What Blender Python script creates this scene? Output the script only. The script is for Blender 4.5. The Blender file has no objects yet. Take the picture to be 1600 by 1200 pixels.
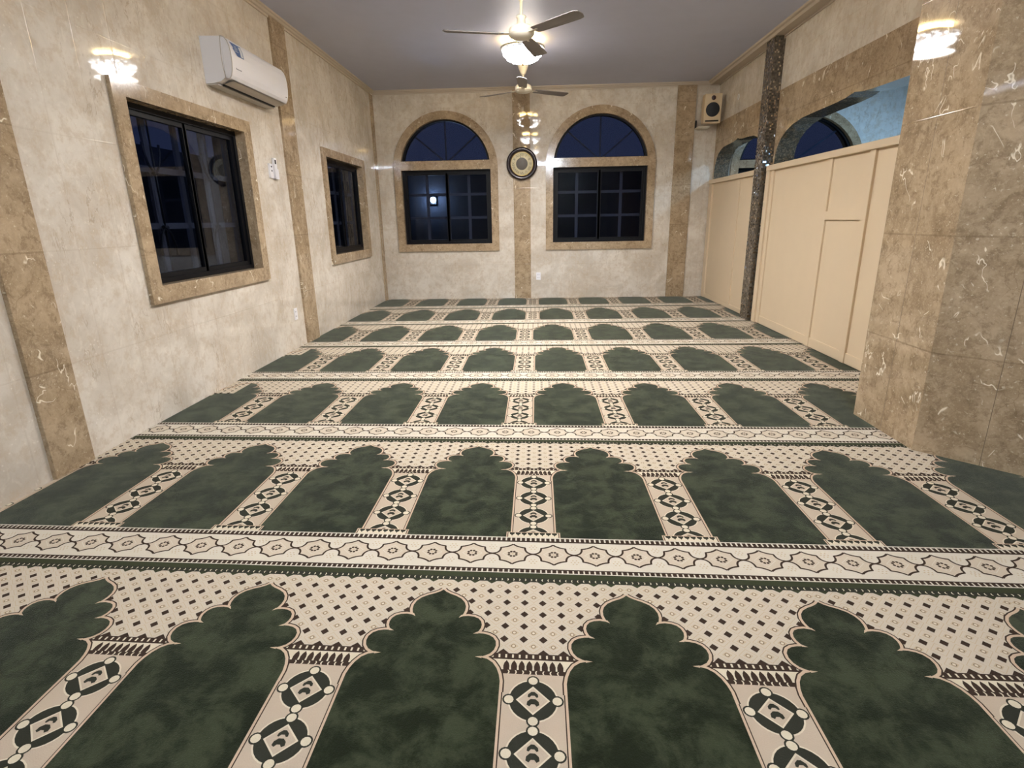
import bpy, bmesh, math, random
from mathutils import Vector, Matrix
from mathutils.geometry import tessellate_polygon
random.seed(7)
PI = math.pi
scn = bpy.context.scene
COL = scn.collection
XL, XR, YF, H = -2.324, 2.514, 8.552, 2.925
YB = -3.6                      # back wall behind the camera
TW = 0.2714                    # wall tile width
CAM = (0.0, 0.0, 1.16)

# ------------------------------------------------------------------ helpers
def lin(c):
    return tuple(((v/255)/12.92 if v/255 <= .04045 else ((v/255+.055)/1.055)**2.4) for v in c)+(1.0,)

class NT:
    def __init__(s, name):
        s.m = bpy.data.materials.new(name); s.m.use_nodes = True
        s.t = s.m.node_tree; s.n = s.t.nodes; s.l = s.t.links
        s.n.clear()
        s.out = s.n.new('ShaderNodeOutputMaterial')
    def a(s, typ, ins=None, **kw):
        nd = s.n.new(typ)
        for k, v in kw.items(): setattr(nd, k, v)
        for k, v in (ins or {}).items():
            sock = nd.inputs[k]
            if isinstance(v, bpy.types.NodeSocket): s.l.new(v, sock)
            else: sock.default_value = v
        return nd
    def math(s, op, a, b=0.0, c=0.0, clamp=False):
        nd = s.n.new('ShaderNodeMath'); nd.operation = op; nd.use_clamp = clamp
        for i, v in enumerate((a, b, c)):
            if isinstance(v, bpy.types.NodeSocket): s.l.new(v, nd.inputs[i])
            else: nd.inputs[i].default_value = v
        return nd.outputs[0]
    def mix(s, f, a, b):
        nd = s.n.new('ShaderNodeMix'); nd.data_type = 'RGBA'
        for k, v in ((0, f), (6, a), (7, b)):
            if isinstance(v, bpy.types.NodeSocket): s.l.new(v, nd.inputs[k])
            else: nd.inputs[k].default_value = v
        return nd.outputs[2]
    def smooth(s, x, e0, e1):
        nd = s.n.new('ShaderNodeMapRange'); nd.interpolation_type = 'SMOOTHSTEP'
        s.l.new(x, nd.inputs[0]); nd.inputs[1].default_value = e0; nd.inputs[2].default_value = e1
        return nd.outputs[0]
    def coord(s): return s.a('ShaderNodeTexCoord').outputs['Object']
    def mapping(s, v, scale=(1,1,1), rot=(0,0,0), loc=(0,0,0)):
        return s.a('ShaderNodeMapping', {'Vector': v, 'Scale': scale, 'Rotation': rot, 'Location': loc}).outputs[0]
    def noise(s, v, sc, det=4, rough=.55, dist=0.0):
        return s.a('ShaderNodeTexNoise', {'Vector': v, 'Scale': sc, 'Detail': det, 'Roughness': rough, 'Distortion': dist}).outputs[0]
    def bsdf(s, **kw):
        nd = s.n.new('ShaderNodeBsdfPrincipled')
        for k, v in kw.items():
            k = k.replace('_', ' ')
            if isinstance(v, bpy.types.NodeSocket): s.l.new(v, nd.inputs[k])
            else: nd.inputs[k].default_value = v
        s.l.new(nd.outputs[0], s.out.inputs[0])
        return nd

def plain(name, c, rough=.5, metal=0.0, spec=.5, bump=0.0, bscale=200, var=0.0):
    t = NT(name); col = lin(c)
    if var or bump:
        co = t.coord()
    base = col
    if var:
        n = t.noise(co, 6, 5)
        base = t.mix(n, tuple(v*(1-var) for v in col[:3])+(1,), tuple(min(1, v*(1+var)) for v in col[:3])+(1,))
    kw = {}
    if bump:
        b = t.a('ShaderNodeBump', {'Height': t.noise(co, bscale, 3), 'Strength': bump, 'Distance': .002})
        kw['Normal'] = b.outputs[0]
    t.bsdf(Base_Color=base, Roughness=rough, Metallic=metal, Specular_IOR_Level=spec, **kw)
    return t.m

def groove(t, co, h_axis, h0, z0, hs=TW, zs=.543, w=.0042, k=.30):
    """polished tile joints: returns (normal, joint mask)"""
    sep = t.a('ShaderNodeSeparateXYZ', {0: co})
    geo = t.a('ShaderNodeNewGeometry')
    def tilt(x, o, per):
        u = t.math('SUBTRACT', x, o); u = t.math('DIVIDE', u, per); u = t.math('ADD', u, .5)
        u = t.math('FRACT', u); u = t.math('SUBTRACT', u, .5)
        d = t.math('MULTIPLY', u, per)                      # signed distance to the joint
        inside = t.math('LESS_THAN', t.math('ABSOLUTE', d), w)
        return t.math('MULTIPLY', t.math('MULTIPLY', inside, t.math('DIVIDE', d, w)), k), inside
    vz, mz = tilt(sep.outputs[2], z0, zs)
    comb = t.a('ShaderNodeCombineXYZ')
    t.l.new(vz, comb.inputs[2])
    mask = mz
    if h_axis is not None:
        vh, mh = tilt(sep.outputs[h_axis], h0, hs)
        t.l.new(vh, comb.inputs[h_axis]); mask = t.math('MAXIMUM', mz, mh)
    add = t.a('ShaderNodeVectorMath', {0: geo.outputs['Normal'], 1: comb.outputs[0]}, operation='ADD')
    nrm = t.a('ShaderNodeVectorMath', {0: add.outputs[0]}, operation='NORMALIZE')
    return nrm.outputs[0], mask

def marble_light(name, h_axis, h0, lo=(192,181,165), hi=(217,209,196), slant=.25, ns=True):
    t = NT(name); co = t.coord()
    n1 = t.noise(co, 2.6, 9, .62, .6)
    base = t.mix(t.smooth(n1, .33, .68), lin(lo), lin(hi))
    n2 = t.noise(t.mapping(co, (6, 6, 4.2), (slant, slant, 0)), 3.0, 8, .65, 1.0)
    base = t.mix(t.math('MULTIPLY', t.smooth(n2, .5, .75), .45), base, lin((232,224,209)))
    n3 = t.noise(co, 17, 7, .7)
    base = t.mix(t.math('MULTIPLY', t.smooth(n3, .46, .64), .5), base, lin((188,170,146)))
    # thin dark hairline cracks, mostly upright
    cv = t.mapping(co, (1.7, 1.7, .5), (slant, -slant, .3))
    cn = t.noise(cv, 3.2, 6, .6, .4)
    line = t.math('SUBTRACT', 1.0, t.smooth(t.math('ABSOLUTE', t.math('SUBTRACT', cn, .5)), .001, .011))
    msk = t.smooth(t.noise(co, 2.1, 2), .53, .60)
    base = t.mix(t.math('MULTIPLY', t.math('MULTIPLY', line, msk), .42), base, lin((150,130,104)))
    # soft brown streaks and small pale flecks
    st = t.noise(t.mapping(co, (5, 5, 1.1), (slant, -slant, 0)), 2.2, 4)
    base = t.mix(t.math('MULTIPLY', t.smooth(st, .58, .75), .2), base, lin((186,165,136)))
    sp = t.a('ShaderNodeTexVoronoi', {'Vector': co, 'Scale': 38.0})
    spm = t.math('MULTIPLY', t.math('LESS_THAN', sp.outputs['Distance'], .16), t.smooth(t.noise(co, 5, 2), .52, .62))
    base = t.mix(t.math('MULTIPLY', spm, .35), base, lin((240,234,224)))
    nr, jm = groove(t, co, h_axis, h0, 1.053)
    base = t.mix(t.math('MULTIPLY', jm, .12), base, lin((170,152,126)))
    t.bsdf(Base_Color=base, Roughness=.035, Normal=nr, Specular_IOR_Level=.3)
    return t.m

def marble_brown(name, h_axis=None, h0=0.0, lo=(146,125,98), hi=(180,158,129), rough=.035, joints=True, vein=1.0):
    t = NT(name); co = t.coord()
    n1 = t.noise(co, 5.0, 9, .65, .8)
    base = t.mix(t.smooth(n1, .32, .68), lin(lo), lin(hi))
    n2 = t.noise(co, 34, 6, .75)
    base = t.mix(t.math('MULTIPLY', t.smooth(n2, .48, .68), .45), base, lin((190,167,136)))
    n4 = t.noise(co, 21, 7, .72, .4)
    base = t.mix(t.math('MULTIPLY', t.smooth(n4, .47, .64), .5), base, lin((112,92,68)))
    n5 = t.noise(co, 75, 4, .7)
    base = t.mix(t.math('MULTIPLY', t.smooth(n5, .52, .68), .4), base, lin((196,176,148)))
    # dark hairlines
    w0 = t.a('ShaderNodeVectorMath', {0: co, 1: t.a('ShaderNodeVectorMath', {0: t.a('ShaderNodeTexNoise', {'Vector': co, 'Scale': 5.0, 'Detail': 5.0}).outputs[1], 1: (.16, .16, .16)}, operation='MULTIPLY').outputs[0]}, operation='ADD').outputs[0]
    v2 = t.a('ShaderNodeTexVoronoi', {'Vector': w0, 'Scale': 7.0}, feature='DISTANCE_TO_EDGE')
    dk = t.math('MULTIPLY', t.math('MULTIPLY', t.math('LESS_THAN', v2.outputs[0], .010), t.smooth(t.noise(co, 4.0, 1), .5, .6)), .3)
    base = t.mix(dk, base, lin((112,90,64)))
    # short squiggly cream veins and pale flecks
    rv = t.noise(t.mapping(co, (1.25, 1.25, .8), (.5, .35, .2)), 5.2, 3, .5, .5)
    ln = t.math('SUBTRACT', 1.0, t.smooth(t.math('ABSOLUTE', t.math('SUBTRACT', rv, .5)), .002, .011))
    mk = t.smooth(t.noise(t.mapping(co, (1, 1, 1), (0, 0, 0), (3.1, 1.7, .4)), 8.5, 1), .575, .625)
    base = t.mix(t.math('MULTIPLY', t.math('MULTIPLY', ln, mk), .85*vein), base, lin((240,228,204)))
    fl = t.smooth(t.noise(co, 62, 2, .5), .67, .72)
    base = t.mix(t.math('MULTIPLY', fl, .45*vein), base, lin((224,210,184)))
    kw = {}
    if joints:
        nr, jm = groove(t, co, h_axis, h0, 1.053)
        base = t.mix(t.math('MULTIPLY', jm, .35), base, lin((112,92,68)))
        kw['Normal'] = nr
    t.bsdf(Base_Color=base, Roughness=rough, Specular_IOR_Level=.5, **kw)
    return t.m

def carpet(name, c, var=.12, nap=False):
    t = NT(name); co = t.coord(); col = lin(c)
    f = t.noise(co, 420, 2, .6)
    base = t.mix(f, tuple(v*(1-var) for v in col[:3])+(1,), tuple(v*(1+var) for v in col[:3])+(1,))
    if nap:                                  # brushed pile: broad lighter and darker strokes
        n = t.noise(co, 8.0, 8, .7, .3)
        base = t.mix(t.smooth(n, .40, .62), tuple(v*.62 for v in col[:3])+(1,), t.mix(f, lin((46,51,36)), lin((64,69,50))))
    b = t.a('ShaderNodeBump', {'Height': t.noise(co, 260, 3, .7), 'Strength': .5, 'Distance': .004})
    t.bsdf(Base_Color=base, Roughness=1.0, Specular_IOR_Level=.05, Normal=b.outputs[0], Sheen_Weight=1.0 if nap else .04, Sheen_Roughness=.34, Sheen_Tint=tuple(min(1, v*3+.25) for v in col[:3])+(1,))
    return t.m

M = {}
M['wall_x'] = marble_light('pale marble tile side', 1, 3.065)
M['wall_y'] = marble_light('pale marble tile far', 0, -.326, slant=.5)
M['brown_x'] = marble_brown('brown marble side', None)
M['brown_y'] = marble_brown('brown marble far', None)
M['brown_trim'] = marble_brown('brown marble trim', None, joints=False, rough=.12)
M['brown_col'] = marble_brown('brown marble column', None, vein=1.0)
M['granite'] = marble_brown('dark granite', None, lo=(58,55,46), hi=(88,84,74), joints=False, rough=.15, vein=.15)
M['ceiling'] = plain('ceiling paint', (188,191,210), .55, var=.05)
M['cornice'] = plain('cornice plaster', (186,172,154), .45)
M['board'] = plain('cream painted board', (208,188,158), .6, var=.03, bump=.15, bscale=90)
M['white'] = plain('white plastic', (226,224,226), .35)
M['offwhite'] = plain('off white enamel', (222,214,196), .3)
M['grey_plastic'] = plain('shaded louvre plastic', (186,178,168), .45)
M['dark'] = plain('black plastic', (20,20,22), .4)
M['slot'] = plain('dark slot', (24,20,16), .8)
M['frame'] = plain('dark window aluminium', (8,9,14), .45, spec=.2)
M['grille'] = plain('grey painted grille', (96,96,104), .6)
M['iron'] = plain('black wrought iron', (14,14,16), .5)
M['blade'] = plain('fan blade enamel', (128,122,120), .4)
M['blue'] = plain('blue sticker', (58,92,146), .4)
M['pale'] = plain('pale sticker', (206,208,210), .4)
M['bezel'] = plain('dark clock rim', (40,30,32), .22)
M['dial'] = plain('cream clock dial', (224,214,180), .45, var=.03)
M['ring'] = plain('brass ring', (196,164,92), .3, .6)
M['disc'] = plain('engraved grey disc', (96,90,82), .5, .1, bump=.8, bscale=60, var=.3)
M['ink'] = plain('dark numerals', (150,134,94), .5)
M['gold'] = plain('gold metal', (206,160,86), .25, .9)
M['mdf'] = plain('pale speaker board', (206,184,150), .55, var=.05)
M['concrete'] = plain('concrete', (44,46,54), .9, var=.15)
M['cone'] = plain('speaker cone', (24,26,32), .6)

def emis(name, c, s):
    t = NT(name)
    e = t.a('ShaderNodeEmission', {'Color': c, 'Strength': s})
    t.l.new(e.outputs[0], t.out.inputs[0]); return t.m
def crystal(name, s):
    t = NT(name); co = t.coord()
    v = t.a('ShaderNodeTexVoronoi', {'Vector': co, 'Scale': 30.0})
    f = t.math('MULTIPLY_ADD', t.smooth(v.outputs['Distance'], .30, .48), -.95, 1.0)
    nz = t.a('ShaderNodeSeparateXYZ', {0: t.a('ShaderNodeNewGeometry').outputs['Normal']}).outputs[2]
    dn = t.math('POWER', t.math('MULTIPLY', nz, -1.0, clamp=True), 1.6)      # cut crystals throw most light downward
    f = t.math('MULTIPLY', f, t.math('MULTIPLY_ADD', dn, .95, .05))
    e = t.a('ShaderNodeEmission', {'Color': (.97, .97, 1.0, 1), 'Strength': t.math('MULTIPLY', f, s)})
    t.l.new(e.outputs[0], t.out.inputs[0]); return t.m
LAMP = 52.0
M['crystal'] = crystal('lit crystal', LAMP)
M['warm'] = emis('warm lamp ring', (1.0, .70, .26, 1), 30.0)
M['tube'] = emis('cool led tube', (.74, .86, 1.0, 1), 110.0)
M['annex'] = emis('cool led panel', (.40, .67, 1.0, 1), 17.0)
M['street'] = emis('outdoor bulb', (.55, .75, 1.0, 1), 60.0)

def glassmat():
    t = NT('window glass')
    tr = t.a('ShaderNodeBsdfTransparent', {'Color': (.62, .66, .74, 1)})
    gl = t.a('ShaderNodeBsdfGlossy', {'Color': (.9, .93, 1, 1), 'Roughness': .015})
    fr = t.a('ShaderNodeFresnel', {'IOR': 1.5})
    f = t.math('MULTIPLY', fr.outputs[0], .22)
    mx = t.a('ShaderNodeMixShader', {0: f, 1: tr.outputs[0], 2: gl.outputs[0]})
    t.l.new(mx.outputs[0], t.out.inputs[0]); return t.m
M['glass'] = glassmat()

def mosaic():
    t = NT('dark glitter mosaic'); co = t.coord()
    sn = t.a('ShaderNodeVectorMath', {0: co, 1: (.016, .016, .016)}, operation='SNAP')
    wn = t.a('ShaderNodeTexWhiteNoise', {0: sn.outputs[0]})
    base = t.mix(wn.outputs[0], lin((56,50,43)), lin((108,98,84)))
    geo = t.a('ShaderNodeNewGeometry')
    off = t.a('ShaderNodeVectorMath', {0: wn.outputs[1], 1: (.5, .5, .5)}, operation='SUBTRACT')
    off = t.a('ShaderNodeVectorMath', {0: off.outputs[0], 1: (.42, .42, .42)}, operation='MULTIPLY')
    nr = t.a('ShaderNodeVectorMath', {0: geo.outputs['Normal'], 1: off.outputs[0]}, operation='ADD')
    nr = t.a('ShaderNodeVectorMath', {0: nr.outputs[0]}, operation='NORMALIZE')
    sparkle = t.math('GREATER_THAN', t.a('ShaderNodeSeparateXYZ', {0: wn.outputs[1]}).outputs[0], .86)     # random pale metallic tesserae, put in to stand for sparkles
    base = t.mix(sparkle, base, lin((206,196,186)))
    t.bsdf(Base_Color=base, Roughness=.12, Metallic=sparkle, Normal=nr.outputs[0], Specular_IOR_Level=.9); return t.m
M['mosaic'] = mosaic()

# --- mesh building
class B:
    """collects shapes into one mesh; several materials by slot"""
    def __init__(s): s.bm = bmesh.new(); s.mats = []
    def mi(s, m):
        m = M[m] if isinstance(m, str) else m
        if m not in s.mats: s.mats.append(m)
        return s.mats.index(m)
    def face(s, pts, m, smooth=False):
        try: f = s.bm.faces.new([s.bm.verts.new(p) for p in pts])
        except ValueError: return
        f.material_index = s.mi(m); f.smooth = smooth
    def box(s, x0, x1, y0, y1, z0, z1, m, bevel=0.0, mat=None):
        b = bmesh.new(); bmesh.ops.create_cube(b, size=1)
        for v in b.verts: v.co = Vector(((x0+x1)/2+v.co.x*(x1-x0), (y0+y1)/2+v.co.y*(y1-y0), (z0+z1)/2+v.co.z*(z1-z0)))
        if bevel: bmesh.ops.bevel(b, geom=b.edges[:], offset=bevel, segments=2, affect='EDGES')
        s.add(b, m, mat)
    def add(s, b, m, mat=None, smooth=False):
        i = s.mi(m); mp = {}
        for v in b.verts: mp[v] = s.bm.verts.new(mat @ v.co if mat else v.co)
        for f in b.faces:
            try: nf = s.bm.faces.new([mp[v] for v in f.verts])
            except ValueError: continue
            nf.material_index = i; nf.smooth = smooth or f.smooth
        b.free()
    def lathe(s, prof, m, mat=None, seg=32, scallop=0, amp=0.0):
        b = bmesh.new(); rings = []
        for r, z in prof:
            if r < 1e-6: rings.append([b.verts.new((0, 0, z))]); continue
            ring = []
            for k in range(seg):
                a = 2*PI*k/seg; rr = r*(1+amp*math.cos(scallop*a)) if scallop else r
                ring.append(b.verts.new((rr*math.cos(a), rr*math.sin(a), z)))
            rings.append(ring)
        for r0, r1 in zip(rings, rings[1:]):
            n0, n1 = len(r0), len(r1)
            for k in range(seg):
                q = [r0[k % n0], r0[(k+1) % n0], r1[(k+1) % n1], r1[k % n1]]
                u = []
                for v in q:
                    if v not in u: u.append(v)
                if len(u) > 2:
                    f = b.faces.new(u); f.smooth = True
        s.add(b, m, mat)
    def tube(s, pts, r, m, seg=8):
        pts = [Vector(p) for p in pts]; b = bmesh.new(); rings = []
        for i, p in enumerate(pts):
            d = (pts[min(i+1, len(pts)-1)]-pts[max(i-1, 0)]).normalized()
            u = d.orthogonal().normalized() if i == 0 else (u-d*u.dot(d)).normalized()
            w = d.cross(u)
            rings.append([b.verts.new(p+(u*math.cos(2*PI*k/seg)+w*math.sin(2*PI*k/seg))*r) for k in range(seg)])
        for r0, r1 in zip(rings, rings[1:]):
            for k in range(seg):
                f = b.faces.new([r0[k], r0[(k+1) % seg], r1[(k+1) % seg], r1[k]]); f.smooth = True
        b.faces.new(rings[0][::-1]); b.faces.new(rings[-1]); s.add(b, m)
    def plate(s, outer, holes, fn, d0, d1, m, mside=None):
        """2D outline with holes made solid between depths d0 and d1; fn(a, b, d) -> 3D"""
        loops = [outer]+list(holes)
        tess = tessellate_polygon([[Vector((a, b, 0)) for a, b in lp] for lp in loops])
        flat = [p for lp in loops for p in lp]
        i = s.mi(m); j = s.mi(mside or m)
        vf = [s.bm.verts.new(fn(a, b, d0)) for a, b in flat]; vb = [s.bm.verts.new(fn(a, b, d1)) for a, b in flat]
        for t in tess:
            for vv, tt in ((vf, t), (vb, t[::-1])):
                try: f = s.bm.faces.new([vv[q] for q in tt]); f.material_index = i
                except ValueError: pass
        k = 0
        for lp in loops:
            n = len(lp)
            for q in range(n):
                a, b = k+q, k+(q+1) % n
                try: f = s.bm.faces.new([vf[a], vf[b], vb[b], vb[a]]); f.material_index = j
                except ValueError: pass
            k += n
    def build(s, name, parent=None, recalc=True):
        if recalc: bmesh.ops.recalc_face_normals(s.bm, faces=s.bm.faces[:])
        if parent is not None:
            off = parent.get('_o', (0, 0, 0))
            bmesh.ops.translate(s.bm, verts=s.bm.verts[:], vec=-Vector(off))
        me = bpy.data.meshes.new(name); s.bm.to_mesh(me); s.bm.free()
        for m in s.mats: me.materials.append(m)
        o = bpy.data.objects.new(name, me); COL.objects.link(o)
        if parent is not None:
            o.parent = parent; o['_o'] = tuple(off)
        return o

def tag(o, label=None, cat=None, group=None, kind=None):
    for k, v in (('label', label), ('category', cat), ('group', group), ('kind', kind)):
        if v: o[k] = v
    return o
def thing(name, loc, label, cat, group=None, kind=None):
    o = bpy.data.objects.new(name, None); COL.objects.link(o); o.location = loc; o['_o'] = tuple(loc)
    o.empty_display_size = .1
    return tag(o, label, cat, group, kind)
def struct(b, name): return tag(b.build(name), kind='structure')
def rect(a0, a1, b0, b1): return [(a0, b0), (a1, b0), (a1, b1), (a0, b1)]

LEFT = lambda a, z, d: (XL-d, a, z)       # depth runs out of the room
FAR = lambda a, z, d: (a, YF+d, z)
RIGHT = lambda a, z, d: (XR+d, a, z)

# ------------------------------------------------------------------ carpet rolls
M['c_cream'] = carpet('carpet cream', (190,178,159), .07)
M['c_border'] = carpet('carpet pale border', (199,190,173), .06)
M['c_pink'] = carpet('carpet rose beige', (182,165,145), .07)
M['c_ring'] = carpet('carpet grey brown ring', (116,100,82), .08)
M['c_star'] = carpet('carpet star fill', (190,176,156), .06)
M['c_green'] = carpet('carpet dark green', (38,43,29), .18, nap=True)
M['c_band'] = carpet('carpet band green', (56,60,42), .15)
M['c_brown'] = carpet('carpet dark brown', (58,46,38), .12)
M['c_motif'] = carpet('carpet olive black', (50,50,42), .12)
M['c_tan'] = carpet('carpet tan line', (182,164,138), .06)
M['c_line'] = carpet('carpet rose line', (190,166,142), .06)
M['c_ball'] = carpet('carpet pale dot', (204,192,168), .05)
U, V = .590, 1.2
P_ = U/10.5                                 # lattice pitch
ARCH = [(.2075,.223),(.2075,.70),(.2075,.735),(.2035,.757),(.196,.778),(.184,.797),(.168,.809),(.146,.815),
        (.160,.8205),(.174,.829),(.184,.843),(.1885,.860),(.187,.877),(.178,.892),(.165,.9005),(.148,.905),(.127,.906),
        (.134,.915),(.139,.927),(.1405,.941),(.137,.956),(.128,.968),(.114,.975),(.096,.9775),(.073,.974),
        (.079,.985),(.083,1.001),(.083,1.020),(.077,1.039),(.064,1.056),(.045,1.069),(.024,1.079),(.010,1.088),(0,1.098)]
def dense(pts, n=2):
    return pts
def circ(cx, cy, r, n=12, ry=None):
    return [(cx+r*math.cos(2*PI*k/n), cy+(ry or r)*math.sin(2*PI*k/n)) for k in range(n)]
def dia(cx, cy, a, b=None): b = b or a; return [(cx+a, cy), (cx, cy+b), (cx-a, cy), (cx, cy-b)]
def strip(pts, w, side=1):
    """quads offset to one side of a polyline, with round joints"""
    out = []
    for (x0, y0), (x1, y1) in zip(pts, pts[1:]):
        dx, dy = x1-x0, y1-y0; L = math.hypot(dx, dy) or 1
        nx, ny = dy/L*w*side, -dx/L*w*side
        out.append([(x0, y0), (x1, y1), (x1+nx, y1+ny), (x0+nx, y0+ny)])
    for i in range(1, len(pts)-1):
        x, y = pts[i]; d0 = (x-pts[i-1][0], y-pts[i-1][1]); d1 = (pts[i+1][0]-x, pts[i+1][1]-y)
        if d0[0]*d1[0]+d0[1]*d1[1] > .45*math.hypot(*d0)*math.hypot(*d1): out.append(circ(x, y, w, 18))
    return out
def line(pts, w):
    out = []
    for (x0, y0), (x1, y1) in zip(pts, pts[1:]):
        dx, dy = x1-x0, y1-y0; L = math.hypot(dx, dy) or 1
        nx, ny = -dy/L*w/2, dx/L*w/2
        out.append([(x0+nx, y0+ny), (x0-nx, y0-ny), (x1-nx, y1-ny), (x1+nx, y1+ny)])
        out.append(circ(x1, y1, w/2, 6))
    return out
def bez(a, c, b, n=5):
    return [((1-t)**2*a[0]+2*t*(1-t)*c[0]+t*t*b[0], (1-t)**2*a[1]+2*t*(1-t)*c[1]+t*t*b[1]) for t in [i/n for i in range(n+1)]]

# the tile's shapes, origin on a column's centre line: (layer, material, polygon)
TILE = []
def T(layer, m, *polys):
    for p in polys: TILE.append((layer, m, p))
hU = U/2
T(1, 'c_border', rect(-hU, hU, .025, .192))
T(1, 'c_brown', rect(-hU, hU, .004, .025)); T(1, 'c_border', rect(-hU, hU, 0, .004))
for k in range(32):
    x = -hU+(k+.5)*U/32
    T(2, 'c_border', rect(x-.0026, x+.0026, .003, .019))
T(1, 'c_brown', rect(-hU, hU, .190, .218)); T(1, 'c_border', rect(-hU, hU, .218, .224))
for k in range(32):
    x = -hU+(k+.5)*U/32
    T(2, 'c_border', rect(x-.003, x+.003, .199, .221))
for k in range(4):                                     # eight pointed stars of the border
    cx, cy = -hU+(k+.5)*U/4, .112
    q = [(0,.062)]
    s1 = bez((0,.062), (.016,.044), (.044,.039)); s2 = bez((.044,.039), (.044,.004), (.0737,.0006), 6)
    s2f = bez((.044,.039), (.047,.016), (.060,.003), 4)+[(.062, 0)]
    quad = s1+s2f[1:]
    full = quad+[(x, -y) for x, y in quad[-2::-1]]
    full = full+[(-x, y) for x, y in full[-2:0:-1]]
    T(2, 'c_star', [(cx+x, cy+y) for x, y in full])
    for sx in (1, -1):
        for sy in (1, -1):
            T(3, 'c_brown', *line([(cx+sx*x, cy+sy*y) for x, y in s1+s2[1:]], .0072))
    T(3, 'c_border', *line([(cx+x, cy+y) for x, y in dia(0, 0, .036, .034)+[(.036, 0)]], .0022))
    for j in range(8):
        a = (j+.5)*PI/4
        T(3, 'c_brown', circ(cx+.0145*math.cos(a), cy+.0145*math.sin(a), .0052, 8))
    T(3, 'c_tan', circ(cx, cy, .0045, 6))
    for sy in (1, -1):                                 # faint rosettes between the stars
        fx, fy = cx+U/8, cy+sy*.043
        for j in range(6):
            a = j*PI/3
            T(2, 'c_tan', circ(fx+.0125*math.cos(a), fy+.0125*math.sin(a), .0032, 6))
        T(2, 'c_tan', circ(fx, fy, .0034, 6))
T(0, 'c_green', rect(-hU, hU, .224, .83))
T(1, 'c_pink', rect(-.0800, .0800, .24, .762))
for sx in (1, -1):
    for (a, b, m) in ((.0785, .0815, 'c_brown'), (.0815, .0875, 'c_line')):
        T(2, m, rect(min(sx*a, sx*b), max(sx*a, sx*b), .24, .74))
for cy in (.680, .532, .385, .238):                    # medallions down the column
    half = cy < .3
    def up(poly):
        if not half: return poly
        return [(x, max(y, .250)) for x, y in poly]
    def dots(x, y):
        T(5, 'c_motif', circ(x, y, .0165, 14)); T(6, 'c_ball', circ(x, y, .0122, 12))
    T(2, 'c_ball', up(circ(0, cy, .0645, 28))); T(3, 'c_motif', up(circ(0, cy, .0605, 28)))
    T(4, 'c_ball', up(dia(0, cy, .043))); T(4.4, 'c_pink', up(dia(0, cy, .0375)))
    T(4.8, 'c_motif', up([(-.0135, cy+.010), (-.0125, cy+.018), (-.004, cy+.026), (.004, cy+.026), (.0125, cy+.018), (.0135, cy+.010), (.009, cy+.008), (.004, cy+.014), (-.004, cy+.014), (-.009, cy+.008)]))
    if not half:
        T(4.8, 'c_motif', [(-.016, cy-.014), (-.0145, cy-.004), (-.006, cy+.004), (.006, cy+.004), (.0145, cy-.004), (.016, cy-.014), (.009, cy-.0185), (.004, cy-.012), (-.004, cy-.012), (-.009, cy-.0185)])
        dots(-.0610, cy); dots(.0610, cy); dots(0, cy-.0605)
    dots(0, cy+.0605)
# capital
T(1, 'c_ball', rect(-.16, .16, .772, .814)); T(1, 'c_brown', rect(-.16, .16, .756, .776))
for k in range(8):
    x = (k-3.5)*.0208
    T(2, 'c_brown', [(x-.0078, .775), (x-.0084, .789), (x-.006, .799), (x, .809), (x+.006, .799), (x+.0084, .789), (x+.0078, .775)])
    sgn = 1 if x < 0 else -1
    x2 = x*.93
    T(3, 'c_ball', [(x2-sgn*.001, .761), (x2+sgn*.0032, .763), (x2+sgn*.0048, .768), (x2+sgn*.0032, .773), (x2-sgn*.001, .775), (x2+sgn*.0012, .768)])
T(1, 'c_brown', rect(-.17, .17, .812, .834))
for k in range(-8, 9):
    x = k*.0188
    T(2, 'c_ball', rect(x-.0026, x+.0026, .818, .830))
# lattice
T(0, 'c_cream', rect(-hU, hU, .83, 1.152))
for j in range(6):
    cy = 1.100-.0528*j
    for k in range(-5, 5):
        cx = (k+.5)*P_
        ax = hU-abs(cx)
        T(2, 'c_brown', dia(cx, cy, .0128, .0135))
for j in range(6):
    cy = 1.126-.0528*j
    for k in range(-5, 6):
        cx = k*P_
        T(1, 'c_tan', dia(cx, cy, .0262, .0250)); T(1.4, 'c_cream', dia(cx, cy, .0238, .0226))
        T(1.7, 'c_tan', dia(cx, cy, .0140, .0110)); T(2, 'c_ring', circ(cx, cy, .0068, 10)); T(2.4, 'c_ball', circ(cx, cy, .0046, 8))
for k in range(-5, 5):
    cx = (k+.5)*P_
    T(3, 'c_brown', [(cx-.0165, .834), (cx+.0165, .834), (cx, .850)])
    T(3, 'c_band', [(cx-.0165, 1.152), (cx, 1.138), (cx+.0165, 1.152)])
# far edge band with small beads
T(0, 'c_band', rect(-hU, hU, 1.152, 1.1875))
T(1, 'c_motif', rect(-hU, hU, 1.152, 1.173))
for k in range(30):
    x = -hU+(k+.5)*U/30; sgn = 1 if x < 0 else -1
    T(2, 'c_ball', [(x-sgn*.001, 1.157), (x+sgn*.003, 1.159), (x+sgn*.0042, 1.163), (x+sgn*.003, 1.167), (x-sgn*.001, 1.169), (x+sgn*.001, 1.163)])
T(0, 'c_band', rect(-hU, hU, -.0125, 0))
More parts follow.
